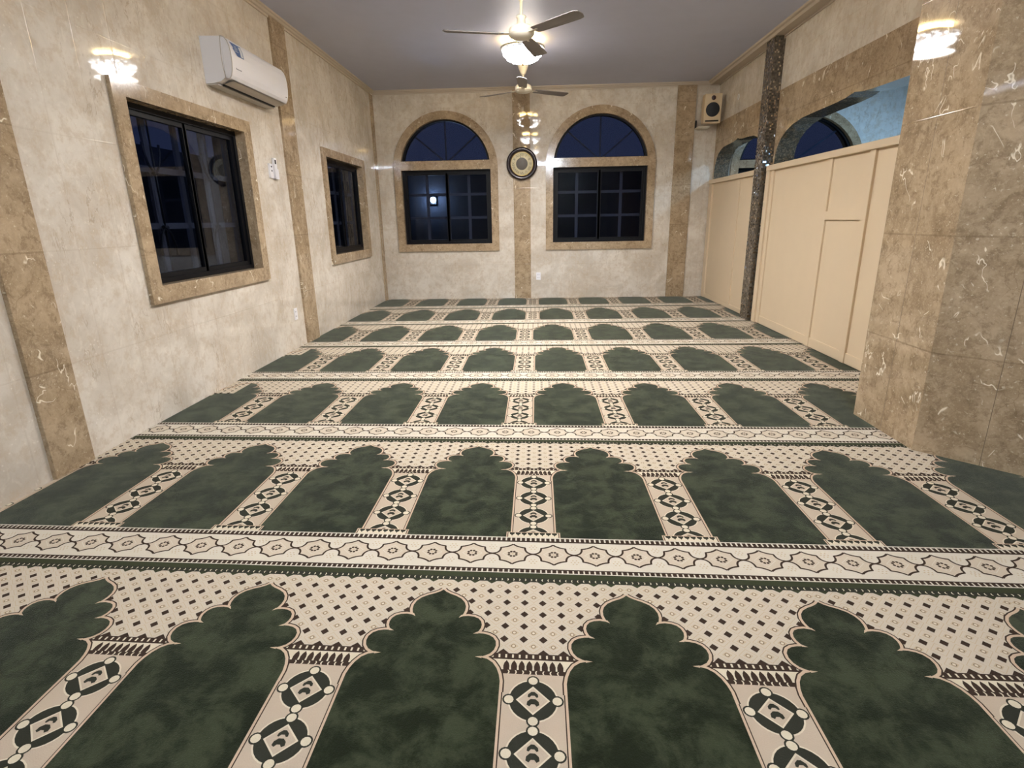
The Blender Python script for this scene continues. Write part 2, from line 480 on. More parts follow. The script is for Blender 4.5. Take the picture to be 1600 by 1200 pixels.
# arches: half of one arch on either side of the column
for sx in (1, -1):
    pts = [(sx*(hU-x), y) for x, y in ARCH]
    T(7, 'c_brown', *strip(pts[1:], .0118, -1 if sx > 0 else 1)); T(8, 'c_line', *strip(pts[1:], .0080, -1 if sx > 0 else 1))
    T(9, 'c_green', pts+[(sx*hU, .223)])
    for (cx_, cy_, dx, dy) in ((.146, .815, -.013, .0005), (.127, .906, -.009, -.003), (.073, .974, -.006, -.006)):   # rose points at the cusps
        L = math.hypot(dx, dy); px, py = -dy/L*.0042, dx/L*.0042
        bx, by = cx_+.006*(-dx/L), cy_+.006*(-dy/L)
        T(9.5, 'c_line', [(sx*(hU-(bx+px)), by+py), (sx*(hU-(cx_+dx)), cy_+dy), (sx*(hU-(bx-px)), by-py)])
# column foot
for sx in (1,):
    T(10, 'c_line', rect(-.103, .103, .222, .258)); T(10.4, 'c_brown', rect(-.0985, .0985, .222, .2545)); T(10.8, 'c_ball', rect(-.0955, .0955, .222, .2525))
    for k in range(8):
        x = (k-3.5)*.0232
        T(11.2, 'c_motif', [(x-.0095, .2525), (x-.009, .243), (x-.003, .238), (x, .230), (x+.003, .238), (x+.009, .243), (x+.0095, .2525)])
    for s_ in (1, -1):
        T(10.2, 'c_line', rect(min(s_*.0815, s_*.0875), max(s_*.0815, s_*.0875), .25, .70))

ORD = ['nearest the camera', 'second', 'third', 'fourth', 'fifth', 'sixth', 'seventh']
EDGE = [(.426, -.040), (1.630, -.0305), (2.828, -.0245), (4.030, -.0140), (5.215, -.0040), (6.410, .0100), (7.615, .0160), (8.815, .0180)]
PHASE = [-.0146, -.0186, -.1105, -.108, -.1316, -.0577, -.0670]
LBL = ['green and cream patterned prayer carpet nearest the camera',
       'patterned green prayer carpet lying second from the camera, just before the octagonal column',
       'patterned green prayer carpet third from the camera, its right end beside the octagonal column',
       'patterned green prayer carpet fourth from the camera, ending below the large cream partition',
       'patterned green prayer carpet fifth from the camera, its left end beside the middle pilaster',
       'patterned green prayer carpet sixth from the camera, last row with whole arches',
       'patterned green prayer carpet against the far wall, its arches cut off by the wall']
def roll(r):
    b = B(); (y0, s0), (y1, s1) = EDGE[r], EDGE[r+1]
    ph = PHASE[r]; idx = {}
    def mp(x, w, z):
        ya = y0+s0*x; yb = y1+s1*x
        return (x, ya+(yb-ya)*w/V, z)
    xr = XR+.10
    k0 = int(math.floor((XL-ph)/U-.5)); k1 = int(math.ceil((xr-ph)/U+.5))
    for k in range(k0, k1+1):
        ox = ph+k*U
        for qi, (layer, m, poly) in enumerate(TILE):
            xs = [p[0]+ox for p in poly]
            if max(xs) < XL or min(xs) > xr: continue
            pts = poly
            if layer == 0: b.face([mp(x+ox, w, .0) for x, w in pts], m)
            else: b.face([mp(x+ox, w, layer*.00011+(qi % 24)*1.2e-6) for x, w in pts], m)
    bm = b.bm
    def cut(co, no):
        bmesh.ops.bisect_plane(bm, geom=bm.verts[:]+bm.edges[:]+bm.faces[:], plane_co=co, plane_no=no, clear_outer=True)
    cut((XL+.002, 0, 0), (-1, 0, 0)); cut((xr, 0, 0), (1, 0, 0))
    if r == 6: cut((0, YF-.003, 0), (0, 1, 0))
    for f in bm.faces:
        f.normal_update()
        if f.normal.z < 0: f.normal_flip()
    # backing slab gives the roll its thickness
    w1 = 1.187 if r < 6 else None
    def bot(x, w): return mp(x, w, 0)
    xs = (XL+.002, xr)
    top = [mp(xs[0], -.0125, -.0002), mp(xs[1], -.0125, -.0002)]
    if r < 6: top += [mp(xs[1], 1.187, -.0002), mp(xs[0], 1.187, -.0002)]
    else: top += [(xs[1], YF-.003, -.0002), (xs[0], YF-.003, -.0002)]
    lowv = [(p[0], p[1], -.009) for p in top]
    b.face(top, 'c_band')
    for i in range(4):
        j = (i+1) % 4; b.face([top[i], lowv[i], lowv[j], top[j]], 'c_band')
    o = b.build('prayer_carpet', recalc=False)
    tag(o, LBL[r], 'carpet', 'prayer carpets in rows across the floor')
for r in range(7): roll(r)

# ------------------------------------------------------------------ room shell
b = B(); b.box(XL-.3, 7.2, YB-.2, YF+.3, -.12, -.0095, plain('floor screed', (150,142,130), .9)); struct(b, 'floor')
b = B(); b.box(XL-.3, 7.2, YB-.2, YF+.3, H, H+.12, 'ceiling'); struct(b, 'ceiling')
WIN_L = [(3.340, 4.655), (6.425, 7.735)]
WZ0, WZ1 = .808, 1.858
b = B()
b.plate(rect(YB, YF+.25, -.0095, H), [rect(a0, a1, WZ0, WZ1) for a0, a1 in WIN_L], LEFT, 0, .25, 'wall_x', 'brown_trim'); struct(b, 'wall_left')
def archloop(a0, a1, z0, zc, rz=None, n=28, inset=0.0, inset_z=None):
    a0 += inset; a1 -= inset; iz = inset if inset_z is None else inset_z
    cx, r = (a0+a1)/2, (a1-a0)/2; rz = (rz or r+inset)-inset
    return [(a0, z0+iz), (a1, z0+iz)]+[(cx+r*math.cos(PI*k/n), zc+rz*math.sin(PI*k/n)) for k in range(n+1)]
FW = [(-1.973, -.668, .826, 1.89, None), (.238, 1.588, .826, 1.89, None), (2.86, 4.46, .826, 1.83, .66)]
b = B()
holes = [archloop(a0, a1, z0, zc, rz) for a0, a1, z0, zc, rz in FW[:2]]
b.plate(rect(XL-.25, XR+.1, -.0095, H), holes, FAR, 0, .25, 'wall_y', 'brown_trim'); struct(b, 'wall_far')
M['wall_next'] = marble_light('pale marble next room', 0, .1, slant=.5, lo=(196,194,188), hi=(216,214,208))
b = B(); b.plate(rect(XR+.1, 7.0, -.0095, H), [archloop(*FW[2])], FAR, 0, .25, 'wall_next', 'brown_trim'); struct(b, 'wall_next_far')
# right wall with two ogee headed openings
def ogee(yc, hw, zs, rise):
    pr = [(1.0, 0.0), (.998, .25), (.975, .45), (.925, .62), (.85, .76), (.75, .86), (.62, .925), (.45, .945), (.30, .955), (.18, .965), (.08, .985), (0, 1.03)]
    right = [(yc+hw*a, zs+rise*t) for a, t in pr]
    left = [(yc-hw*a, zs+rise*t) for a, t in pr[-2::-1]]
    return [(yc+hw, 0.0)]+right+left+[(yc-hw, 0.0)]
OP = [ogee(7.634, .872, 1.66, .42), ogee(4.97, 1.44, 1.66, .41)]
ZB = 2.392
b = B()
b.plate(rect(YB, YF, ZB, H), [], RIGHT, 0, .2, 'wall_x')
low = [(YF, 0-.0095)]
prof = [(YF, -.0095), (YF, ZB), (YB, ZB), (YB, -.0095)]
for op in (OP[1], OP[0]):                       # notch the openings in the outline from below
    prof += [(a, max(z, -.0095) if z > 0 else -.0095) for a, z in op[::-1]]
b.plate(prof, [], RIGHT, 0, .2, 'brown_x', 'granite')
struct(b, 'wall_right')
b = B(); b.box(XL-.3, 7.2, YB-.2, YB, -.0095, H, 'wall_y'); struct(b, 'wall_back')
b = B(); b.box(7.0, 7.2, YB, YF+.25, -.0095, H, 'wall_x'); struct(b, 'wall_next_side')

# pilasters and cornices
tn = [0]
def trim(bb):
    tn[0] += 1; return struct(bb, 'trim_%d' % tn[0])
for y0, y1, p in ((2.320, 2.562, .020), (5.395, 5.690, .020), (8.42, YF, .012)):
    b = B(); b.box(XL-.01, XL+p, y0, y1, -.001, H, 'brown_x', .002); trim(b)
for x0, x1 in ((-.338, -.092), (1.945, 2.206)):
    b = B(); b.box(x0, x1, YF-.018, YF+.01, -.001, H, 'brown_y', .002); trim(b)
def cornice(pts2, fn, y0, y1):
    bb = B(); v0 = [fn(p, z, y0) for p, z in pts2]; v1 = [fn(p, z, y1) for p, z in pts2]
    n = len(pts2)
    for i in range(n):
        bb.face([v0[i], v0[(i+1) % n], v1[(i+1) % n], v1[i]], 'cornice')
    bb.face(v0, 'cornice'); bb.face(v1[::-1], 'cornice'); return trim(bb)
small = [(0, H), (0, H-.055), (.012, H-.055), (.014, H-.040), (.028, H-.034), (.036, H-.020), (.048, H-.016), (.050, H)]
big = [(0, H), (0, H-.045), (.020, H-.050), (.022, H-.036), (.110, H-.034), (.115, H-.046), (.132, H-.046), (.140, H-.022), (.165, H-.018), (.170, H)]
cornice(small, lambda p, z, y: (XL+p, y, z), YB, YF)
cornice(small, lambda p, z, x: (x, YF-p, z), XL, XR)
cornice(big, lambda p, z, y: (XR-p, y, z), 3.3, YF)

# ------------------------------------------------------------------ windows
def bar(bb, fn, p0, p1, w, d0, d1, m):
    (a0, z0), (a1, z1) = p0, p1; L = math.hypot(a1-a0, z1-z0); nx, nz = -(z1-z0)/L*w/2, (a1-a0)/L*w/2
    bb.plate([(a0+nx, z0+nz), (a0-nx, z0-nz), (a1-nx, z1-nz), (a1+nx, z1+nz)], [], fn, d0, d1, m)
def sashes(root, fn, a0, a1, z0, z1, dd=.055, gap=.03):
    am = (a0+a1)/2
    b = B(); b.plate(rect(a0, a1, z0, z1), [rect(a0+.035, a1-.035, z0+.03, z1-.035)], fn, dd, dd+.06, 'frame'); b.build('outer_frame', root)
    for q0, q1 in ((a0+.035, am+.014), (am-.014, a1-.035)):
        off = 0 if q0 < am-.1 else .0
        s_ = B(); s_.plate(rect(q0, q1, z0+.03, z1-.035), [rect(q0+.036, q1-.036, z0+.062, z1-.066)], fn, dd+.012, dd+.042, 'frame')
        so = s_.build('sash', root)
        g = B(); g.plate(rect(q0+.034, q1-.034, z0+.060, z1-.064), [], fn, dd+.026, dd+.030, 'glass'); g.build('glass_pane', so)
def grille(root, fn, a0, a1, z0, z1, d=.14, w=.042, zs=(1/3, 2/3)):
    b = B()
    for t in (.02, .26, .5, .74, .98):
        a = a0+(a1-a0)*t; bar(b, fn, (a, z0), (a, z1), w, d, d+.02, 'grille')
    for t in zs:
        z = z0+(z1-z0)*t; bar(b, fn, (a0, z), (a1, z), w*.9, d+.001, d+.019, 'grille')
    return b.build('grille', root)
def surround(root, outer, inner, fn, extra=None):
    b = B(); b.plate(outer, inner, fn, -.024, .002, 'brown_trim'); return b.build('marble_surround', root)

wn = 0
for (a0, a1), wl in zip(WIN_L, ('nearer square window of the left wall', 'farther square window of the left wall')):
    wn += 1
    root = thing('window_%d' % wn, LEFT((a0+a1)/2, WZ0, 0), wl+' with a brown marble surround', 'window', kind='structure')
    surround(root, rect(a0-.104, a1+.104, WZ0-.106, WZ1+.088), [rect(a0, a1, WZ0, WZ1)], LEFT)
    sashes(root, LEFT, a0, a1, WZ0, WZ1)
    grille(root, LEFT, a0, a1, WZ0, WZ1)
    for t in (.26, .74):                         # wrought iron rods with forked ends
        a = a0+(a1-a0)*t; b = B()
        P = lambda da, z: LEFT(a+da, z, .115)
        b.tube([P(0, WZ0), P(0, WZ1)], .006, 'iron', 6)
        for zc, sg in ((1.55, 1), (1.08, -1)):
            for sd in (1, -1):
                b.tube([P(0, zc-sg*.06), P(sd*.02, zc-sg*.055), P(sd*.05, zc-sg*.02), P(sd*.075, zc+sg*.05), P(sd*.08, zc+sg*.11)], .008, 'iron', 6)
            b.tube([P(-.02, zc-sg*.07), P(.02, zc-sg*.07)], .014, 'iron', 6)
        b.build('iron_rod', root)
for i, (a0, a1, z0, zc, rz) in enumerate(FW):
    wn += 1
    zt0, zt1 = (1.868, 1.992) if i < 2 else (1.806, 1.912)
    root = thing('window_%d' % wn, FAR((a0+a1)/2, z0, 0),
                 ('arched window left of the wall clock', 'arched window right of the wall clock', 'arched window seen in the next room above the partitions')[i]+', brown marble surround', 'window', kind='structure')
    tw = .107
    outer = archloop(a0-tw, a1+tw, z0-.108, zc, (rz+.11) if rz else None)
    n = 28; cx, r = (a0+a1)/2, (a1-a0)/2; rzz = rz or r
    ang0 = math.asin(min(1, (zt1-zc)/rzz))
    fan = [(cx+r*math.cos(ang0+(PI-2*ang0)*k/n), zc+rzz*math.sin(ang0+(PI-2*ang0)*k/n)) for k in range(n+1)]
    lower = rect(a0, a1, z0, zt0)
    surround(root, outer, [lower, fan], FAR)
    # dark frame of the fanlight and its radiating bars
    def inset(lp, q):
        c0 = Vector((cx, zt1+.2)); return [(c0.x+(x-c0.x)*(1-q), c0.y+(z-c0.y)*(1-q)) for x, z in lp]
    b = B(); b.plate(fan, [inset(fan, .055)], FAR, .045, .10, 'frame'); fl = b.build('fanlight_frame', root)
    b = B(); b.plate(inset(fan, .05), [], FAR, .070, .074, 'glass'); b.build('fanlight_pane', fl)
    b = B()
    for an in (45, 90, 135):
        e = (cx+r*.97*math.cos(math.radians(an)), zc+rzz*.97*math.sin(math.radians(an)))
        bar(b, FAR, (cx, zt1-.02), e, .022, .10, .12, 'grille')
    b.build('fanlight_bar', root)
    b = B(); b.plate(rect(a0, a1, zt0, zt1), [], FAR, .0, .13, 'frame'); b.build('transom_frame', root)
    sashes(root, FAR, a0, a1, z0, zt0, .045)
    grille(root, FAR, a0, a1, z0, zt0, zs=(.36, .68))

# ------------------------------------------------------------------ column, post, partitions
cx, cy, ap = 2.556, 2.966, .653
t = thing('octagonal_column', (cx, cy, 0), 'broad octagonal column clad in brown marble at the right edge', 'column')
R8 = ap/math.cos(PI/8)
def octa(r): return [(cx+r*math.cos(PI/8+k*PI/4), cy+r*math.sin(PI/8+k*PI/4)) for k in range(8)]
M['brown_col'] = M['brown_col']
b = B(); o8 = octa(R8)
for k in range(8):
    (x0, y0), (x1, y1) = o8[k], o8[(k+1) % 8]
    b.face([(x0, y0, .0016), (x1, y1, .0016), (x1, y1, H), (x0, y0, H)], 'brown_col')
b.face([(x, y, H) for x, y in o8], 'brown_col'); b.face([(x, y, .0016) for x, y in o8[::-1]], 'brown_col')
b.build('shaft', t)
b = B()                                              # open joint down the middle of each face
for k in range(8):
    (x0, y0), (x1, y1) = o8[k], o8[(k+1) % 8]; mx, my = (x0+x1)/2, (y0+y1)/2
    ux, uy = (x1-x0), (y1-y0); L = math.hypot(ux, uy); ux /= L; uy /= L; nx, ny = uy, -ux
    w = .0013
    b.face([(mx-ux*w+nx*.0006, my-uy*w+ny*.0006, 0), (mx+ux*w+nx*.0006, my+uy*w+ny*.0006, 0), (mx+ux*w+nx*.0006, my+uy*w+ny*.0006, H), (mx-ux*w+nx*.0006, my-uy*w+ny*.0006, H)], plain('tile joint', (104,86,64), .3))
b.build('tile_joint', t)

t = thing('mosaic_post', (2.46, 6.55, 0), 'narrow dark glittering mosaic post between the two cream partitions', 'post')
b = B(); b.box(2.405, XR-.0006, 6.445, 6.66, 0, H-.036, 'mosaic', .002); b.build('mosaic_cladding', t)

def partition(yA, yB, x, zt, label, stiles, rails, steps):
    t = thing('partition', (x, (yA+yB)/2, 0), label, 'partition', 'cream board partitions closing the openings')
    b = B(); b.box(x+.022, x+.04, yA, yB, .006, zt-.03, 'board'); b.build('panel', t)
    b = B(); b.box(x-.012, x+.05, yA, yB, zt-.055, zt, 'board', .003); b.build('top_rail', t)
    for y0, y1, d in stiles:
        b = B(); b.box(x+d, x+.024, y0, y1, .006, zt-.05, 'board', .002); b.build('stile', t)
    for y0, y1, z0, z1, d in rails:
        b = B(); b.box(x+d, x+.024, y0, y1, z0, z1, 'board', .002); b.build('cross_rail', t)
    return t
partition(3.45, 6.405, 2.45, 1.662, 'large cream board partition between the mosaic post and the octagonal column',
          [(6.31, 6.405, -.008), (6.235, 6.31, .008), (5.050, 5.115, .008), (4.430, 4.502, .004), (3.45, 3.55, 0)], [(4.502, 5.050, 1.112, 1.182, .006), (3.55, 6.235, .006, .09, .012)], 0)
partition(6.66, 8.53, 2.47, 1.652, 'small cream board partition between the far corner and the mosaic post',
          [(8.40, 8.53, .0), (7.30, 7.375, .010), (6.66, 6.74, 0)], [(6.74, 8.40, .006, .06, .012)], 0)

# ------------------------------------------------------------------ air conditioner
AY0, AY1 = 4.245, 5.155
t = thing('air_conditioner', (XL, (AY0+AY1)/2, 2.10), 'white wall mounted air conditioner above the nearer left window', 'air conditioner')
def prof_extrude(bb, pr, y0, y1, m, x0=XL):
    n = len(pr)
    v0 = [bb.bm.verts.new((x0+p, y0, z)) for p, z in pr]; v1 = [bb.bm.verts.new((x0+p, y1, z)) for p, z in pr]
    i_ = bb.mi(m)
    for i in range(n):
        f = bb.bm.faces.new([v0[i], v0[(i+1) % n], v1[(i+1) % n], v1[i]]); f.material_index = i_
    f = bb.bm.faces.new(v0[::-1]); f.material_index = i_; f = bb.bm.faces.new(v1); f.material_index = i_
b = B(); prof_extrude(b, [(-.001, 2.115), (.06, 2.118), (.11, 2.128), (.145, 2.150), (.150, 2.395), (.140, 2.408), (-.001, 2.412)], AY0, AY1, 'white'); b.build('casing', t)
fp = [(.148, 2.150), (.165, 2.141), (.180, 2.146), (.193, 2.165), (.203, 2.20), (.208, 2.25), (.208, 2.30), (.202, 2.345), (.190, 2.380), (.172, 2.402), (.148, 2.410)]
b = B(); prof_extrude(b, fp, AY0+.006, AY1-.004, 'white'); fo = b.build('front_panel', t)
b = B()
pr2 = fp
ring = [(XL+p, AY0+.002, z) for p, z in fp]
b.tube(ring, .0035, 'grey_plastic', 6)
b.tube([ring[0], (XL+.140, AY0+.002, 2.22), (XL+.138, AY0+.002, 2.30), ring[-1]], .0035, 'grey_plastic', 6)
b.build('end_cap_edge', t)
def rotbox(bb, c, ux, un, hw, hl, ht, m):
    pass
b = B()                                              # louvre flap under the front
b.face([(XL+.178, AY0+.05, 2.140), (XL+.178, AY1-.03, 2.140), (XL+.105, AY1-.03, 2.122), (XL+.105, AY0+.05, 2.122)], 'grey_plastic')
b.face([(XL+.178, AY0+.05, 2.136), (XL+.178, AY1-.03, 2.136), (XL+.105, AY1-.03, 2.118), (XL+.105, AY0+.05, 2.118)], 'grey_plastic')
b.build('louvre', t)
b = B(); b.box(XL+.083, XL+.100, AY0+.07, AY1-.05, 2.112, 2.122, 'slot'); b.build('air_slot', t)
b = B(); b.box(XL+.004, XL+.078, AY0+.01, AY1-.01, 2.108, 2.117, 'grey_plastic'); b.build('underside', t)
def onpanel(y, z):                                   # x of the panel face at height z
    for (p0, z0), (p1, z1) in zip(fp[2:], fp[3:]):
        if z0 <= z <= z1: return XL+p0+(p1-p0)*(z-z0)/(z1-z0)
    return XL+.2
def patch(bb, pts, m, off=.0012):
    bb.face([(onpanel(y, z)+off, y, z) for y, z in pts], m)
b = B()
y0 = AY0+.035
for z0, z1 in ((2.302, 2.345), (2.345, 2.382)):
    t0 = (z0-2.302)/.08; t1 = (z1-2.302)/.08
    patch(b, [(y0+.055*(1-t0), z0), (y0+.105, z0), (y0+.105, z1), (y0+.055*(1-t1)*.3, z1)], 'blue')
    patch(b, [(y0+.105, z0), (y0+.150, z0), (y0+.150, z1), (y0+.105, z1)], 'blue')
patch(b, [(y0+.108, 2.308), (y0+.140, 2.308), (y0+.140, 2.345), (y0+.108, 2.345)], 'pale', .0022)
patch(b, [(y0+.108, 2.345), (y0+.140, 2.345), (y0+.140, 2.374), (y0+.108, 2.374)], 'pale', .0022)
for q in range(4):
    patch(b, [(y0+.03+.004*q, 2.330+.011*q), (y0+.085-.01*(q % 2), 2.330+.011*q), (y0+.085-.01*(q % 2), 2.3335+.011*q), (y0+.03+.004*q, 2.3335+.011*q)] if not 2.330+.011*q < 2.345 < 2.3335+.011*q else [(y0+.03, 2.346), (y0+.08, 2.346), (y0+.08, 2.349), (y0+.03, 2.349)], 'pale', .0022)
so = b.build('sticker', t); so['label'] = 'blue and pale product sticker on the front panel'
b = B()
for q in range(8):
    y = AY0+.055+q*.0098
    patch(b, [(y, 2.212), (y+.0065, 2.212), (y+.0065, 2.219+(.003 if q == 0 else 0)), (y, 2.219+(.003 if q == 0 else 0))], plain('grey lettering', (96,96,104), .5))
b.build('maker_name', t)
b = B(); patch(b, [(AY1-.05, 2.185), (AY1-.03, 2.185), (AY1-.03, 2.190), (AY1-.05, 2.190)], 'slot'); b.build('indicator_mark', t)

# ------------------------------------------------------------------ ceiling fans
def ceil_fan(x, y, z, a0, label, r=.62):
    t = thing('ceiling_fan', (x, y, z), label, 'fan', 'three-bladed ceiling fans')
    Tm = Matrix.Translation((x, y, 0))
    b = B(); b.lathe([(.0, H), (.062, H), (.066, H-.02), (.058, H-.045), (.034, H-.105), (.020, H-.125), (.0, H-.125)], 'offwhite', Tm, 24); b.build('canopy', t)
    b = B(); b.lathe([(.011, H-.12), (.011, z+.08)], 'offwhite', Tm, 12); b.build('downrod', t)
    b = B(); b.lathe([(.0, z+.130), (.036, z+.126), (.040, z+.118), (.030, z+.108), (.034, z+.068), (.050, z+.058), (.0, z+.056)], 'offwhite', Tm, 24); b.build('lower_cup', t)
    b = B(); b.lathe([(.0, z+.062), (.060, z+.060), (.088, z+.048), (.098, z+.030), (.098, z+.014), (.102, z+.012), (.102, z-.004), (.094, z-.016), (.070, z-.030), (.030, z-.038), (.0, z-.039)], 'offwhite', Tm, 40); b.build('motor_housing', t)
    for k in range(3):
        a = a0+k*2*PI/3
        Rm = Tm @ Matrix.Translation((0, 0, z)) @ Matrix.Rotation(a, 4, 'Z')
        b = B(); b.box(.070, .185, -.020, .020, -.004, .000, 'offwhite', .001, Rm @ Matrix.Rotation(math.radians(6), 4, 'X')); arm = b
        Bm = Rm @ Matrix.Rotation(math.radians(-11), 4, 'X')
        ol = [(.15, -.046), (.17, -.052), (.35, -.060), (.57, -.066), (.600, -.060), (r, -.035), (r, .020), (.605, .050), (.57, .056), (.35, .052), (.17, .044), (.15, .038)]
        bl = B(); bl.plate(ol, [], lambda p, q, d: tuple(Bm @ Vector((p, q, d-.004*(q/.06)**2*2))), .0, .004, 'blade'); bo = bl.build('blade', t)
        arm.build('blade_bracket', bo)
    return t
ceil_fan(-.117, 4.990, 2.565, math.radians(195.1), 'off white three-bladed ceiling fan nearer the camera, in front of the lit lamp')
ceil_fan(-.155, 7.330, 2.640, math.radians(150.2), 'off white three-bladed ceiling fan farther away, above the wall clock')

# ------------------------------------------------------------------ crystal ceiling lamps
def lamp(x, y, label, watts):
    t = thing('ceiling_lamp', (x, y, H), label, 'lamp', 'crystal bowl ceiling lamps')
    Tm = Matrix.Translation((x, y, 0))
    b = B(); b.lathe([(0, H), (.12, H), (.12, H-.02), (0, H-.022)], 'gold', Tm, 32); b.build('base_plate', t)
    b = B(); b.lathe([(.125, H-.010), (.150, H-.016), (.150, H-.030), (.125, H-.034), (.125, H-.010)], 'warm', Tm, 40); b.build('glow_ring', t)
    b = B(); b.lathe([(.205, H-.060), (.226, H-.065), (.230, H-.075), (.222, H-.085), (.205, H-.080), (.205, H-.060)], 'offwhite', Tm, 48); b.build('rim', t)
    pr = []
    n = 10
    for i in range(n+1):
        u = i/n; r = .214*math.cos(u*PI/2)**.8 if i < n else 0.0
        pr.append((r*(1 if i % 2 else .955) if i < n else 0, H-.080-.135*math.sin(u*PI/2)))
    b = B(); b.lathe(pr, 'crystal', Tm, 72, 36, .03); b.build('crystal_bowl', t)
    b = B(); b.lathe([(0, H-.208), (.012, H-.212), (.016, H-.222), (.010, H-.233), (0, H-.238)], 'gold', Tm, 16); b.build('finial', t)
    la = bpy.data.lights.new('lamp_light', 'AREA'); la.shape = 'DISK'; la.size = .40; la.energy = watts; la.color = (1.0, .965, .93); la.spread = math.radians(160)
    lo = bpy.data.objects.new('lamp_light', la); COL.objects.link(lo); lo.parent = t; lo.location = (0, 0, -.245)
    return t
lamp(-.140, 6.45, 'lit crystal bowl lamp on the ceiling between the two fans', 12.0)
lamp(-.140, 4.20, 'lit crystal bowl lamp on the ceiling, second from the far wall, above the photo', 12.0)
lamp(-.140, 1.95, 'lit crystal bowl lamp on the ceiling, nearest the camera and above the photo', 3.2)
for yy in (-2.2,):
    t = thing('tube_light', (.2, yy, H), 'cool white tube light on the ceiling behind the camera', 'lamp')
    b = B(); b.box(-.45, .85, yy-.04, yy+.04, H-.03, H, 'white', .004); b.build('housing', t)
    b = B(); b.tube([(-.42, yy, H-.05), (.82, yy, H-.05)], .018, 'tube', 12); b.build('tube', t)
for xx, yy, lb in ((4.3, 6.6, 'farther'), (4.3, 3.6, 'nearer')):
    t = thing('ceiling_panel_light', (xx, yy, H), 'cool white square panel light in the next room, %s of the two' % lb, 'lamp', 'panel lights in the next room')
    b = B(); b.box(xx-.3, xx+.3, yy-.3, yy+.3, H-.02, H, 'white', .004); b.build('frame', t)
    b = B(); b.box(xx-.27, xx+.27, yy-.27, yy+.27, H-.024, H-.0202, 'annex'); b.build('diffuser', t)

# ------------------------------------------------------------------ wall clock
ccx, ccz, CR = -.212, 1.925, .222
t = thing('wall_clock', (ccx, YF-.02, ccz), 'round wall clock with a dark rim and cream dial on the middle pilaster', 'clock')
Cm = Matrix.Translation((ccx, YF-.018, ccz)) @ Matrix.Rotation(PI/2, 4, 'X')     # local +z points into the room
b = B(); b.lathe([(.0, .0), (CR*.94, .0), (CR, .012), (CR, .026), (CR*.95, .042), (CR*.86, .046), (CR*.80, .036), (CR*.735, .034), (CR*.725, .016), (0, .016)], 'bezel', Cm, 64); b.build('rim', t)
b = B(); b.lathe([(0, .0185), (CR*.715, .0185), (CR*.715, .0165), (0, .0165)], 'dial', Cm, 64); dl = b.build('dial', t)
b = B(); b.lathe([(CR*.70, .019), (CR*.715, .0205), (CR*.73, .019)], 'ring', Cm, 64); b.build('dial_ring', dl)
b = B(); b.lathe([(0, .0205), (CR*.36, .0205), (CR*.375, .0188)], 'disc', Cm, 48); b.build('centre_disc', dl)
dg = bpy.context.evaluated_depsgraph_get()
for hh, rn in enumerate(['XII', 'I', 'II', 'III', 'IIII', 'V', 'VI', 'VII', 'VIII', 'IX', 'X', 'XI']):
    cu = bpy.data.curves.new('numeral', 'FONT'); cu.body = rn; cu.size = .052; cu.align_x = 'CENTER'; cu.align_y = 'CENTER'; cu.extrude = .0006
    tmp = bpy.data.objects.new('numeral_source', cu); COL.objects.link(tmp)
    bpy.context.view_layer.update()
    me = bpy.data.meshes.new_from_object(tmp.evaluated_get(bpy.context.evaluated_depsgraph_get()))
    COL.objects.unlink(tmp); bpy.data.objects.remove(tmp); bpy.data.curves.remove(cu)
    an = -hh*PI/6
    q = Cm @ Matrix.Rotation(an, 4, 'Z') @ Matrix.Translation((0, CR*.545, .0196))
    bb = bmesh.new(); bb.from_mesh(me); bpy.data.meshes.remove(me)
    b = B(); b.add(bb, 'ink', q); b.build('numeral', dl)
for nm, L, w, an in (('hour_hand', .085, .010, -40), ('minute_hand', .125, .007, 12)):
    b = B(); q = Cm @ Matrix.Rotation(math.radians(an), 4, 'Z')
    b.plate([(-w/2, -.02), (w/2, -.02), (w*.7, L*.7), (0, L), (-w*.7, L*.7)], [], lambda p, r, d: tuple(q @ Vector((p, r, d))), .0225, .024, 'disc'); b.build(nm, t)

# ------------------------------------------------------------------ loudspeaker in the far right corner
sx, sy, sz = 2.345, 8.27, 2.535
t = thing('loudspeaker', (sx, sy, sz-.175), 'pale boxed loudspeaker with a round black woofer high in the far right corner', 'speaker')
Sm = Matrix.Translation((sx, sy, sz)) @ Matrix.Rotation(math.radians(-6), 4, 'Z') @ Matrix.Rotation(math.radians(5), 4, 'X')
b = B(); b.box(-.110, .110, -.09, .09, -.178, .178, 'mdf', .006, Sm); b.build('cabinet', t)
Fm = Sm @ Matrix.Translation((0, -.09, -.012)) @ Matrix.Rotation(PI/2, 4, 'X')
b = B(); b.lathe([(.088, .0), (.088, .003), (.080, .006), (.0, .012)], 'cone', Fm, 40); b.build('woofer', t)
Fm2 = Sm @ Matrix.Translation((0, -.09, .128)) @ Matrix.Rotation(PI/2, 4, 'X')
b = B(); b.lathe([(.028, 0), (.028, .004), (.020, .006), (.0, .008)], plain('dark tweeter', (58,30,30), .4), Fm2, 24); b.build('tweeter', t)
b = B(); b.box(-.085, .085, -.0925, -.089, -.158, -.140, 'slot', 0, Sm); b.build('bass_port', t)
b = B(); b.box(sx-.135, sx-.121, YF-.045, YF+.001, sz-.20, sz-.10, 'dark'); b.box(sx-.135, sx+.02, YF-.20, YF-.01, sz-.212, sz-.197, 'offwhite'); b.build('wall_bracket', t)

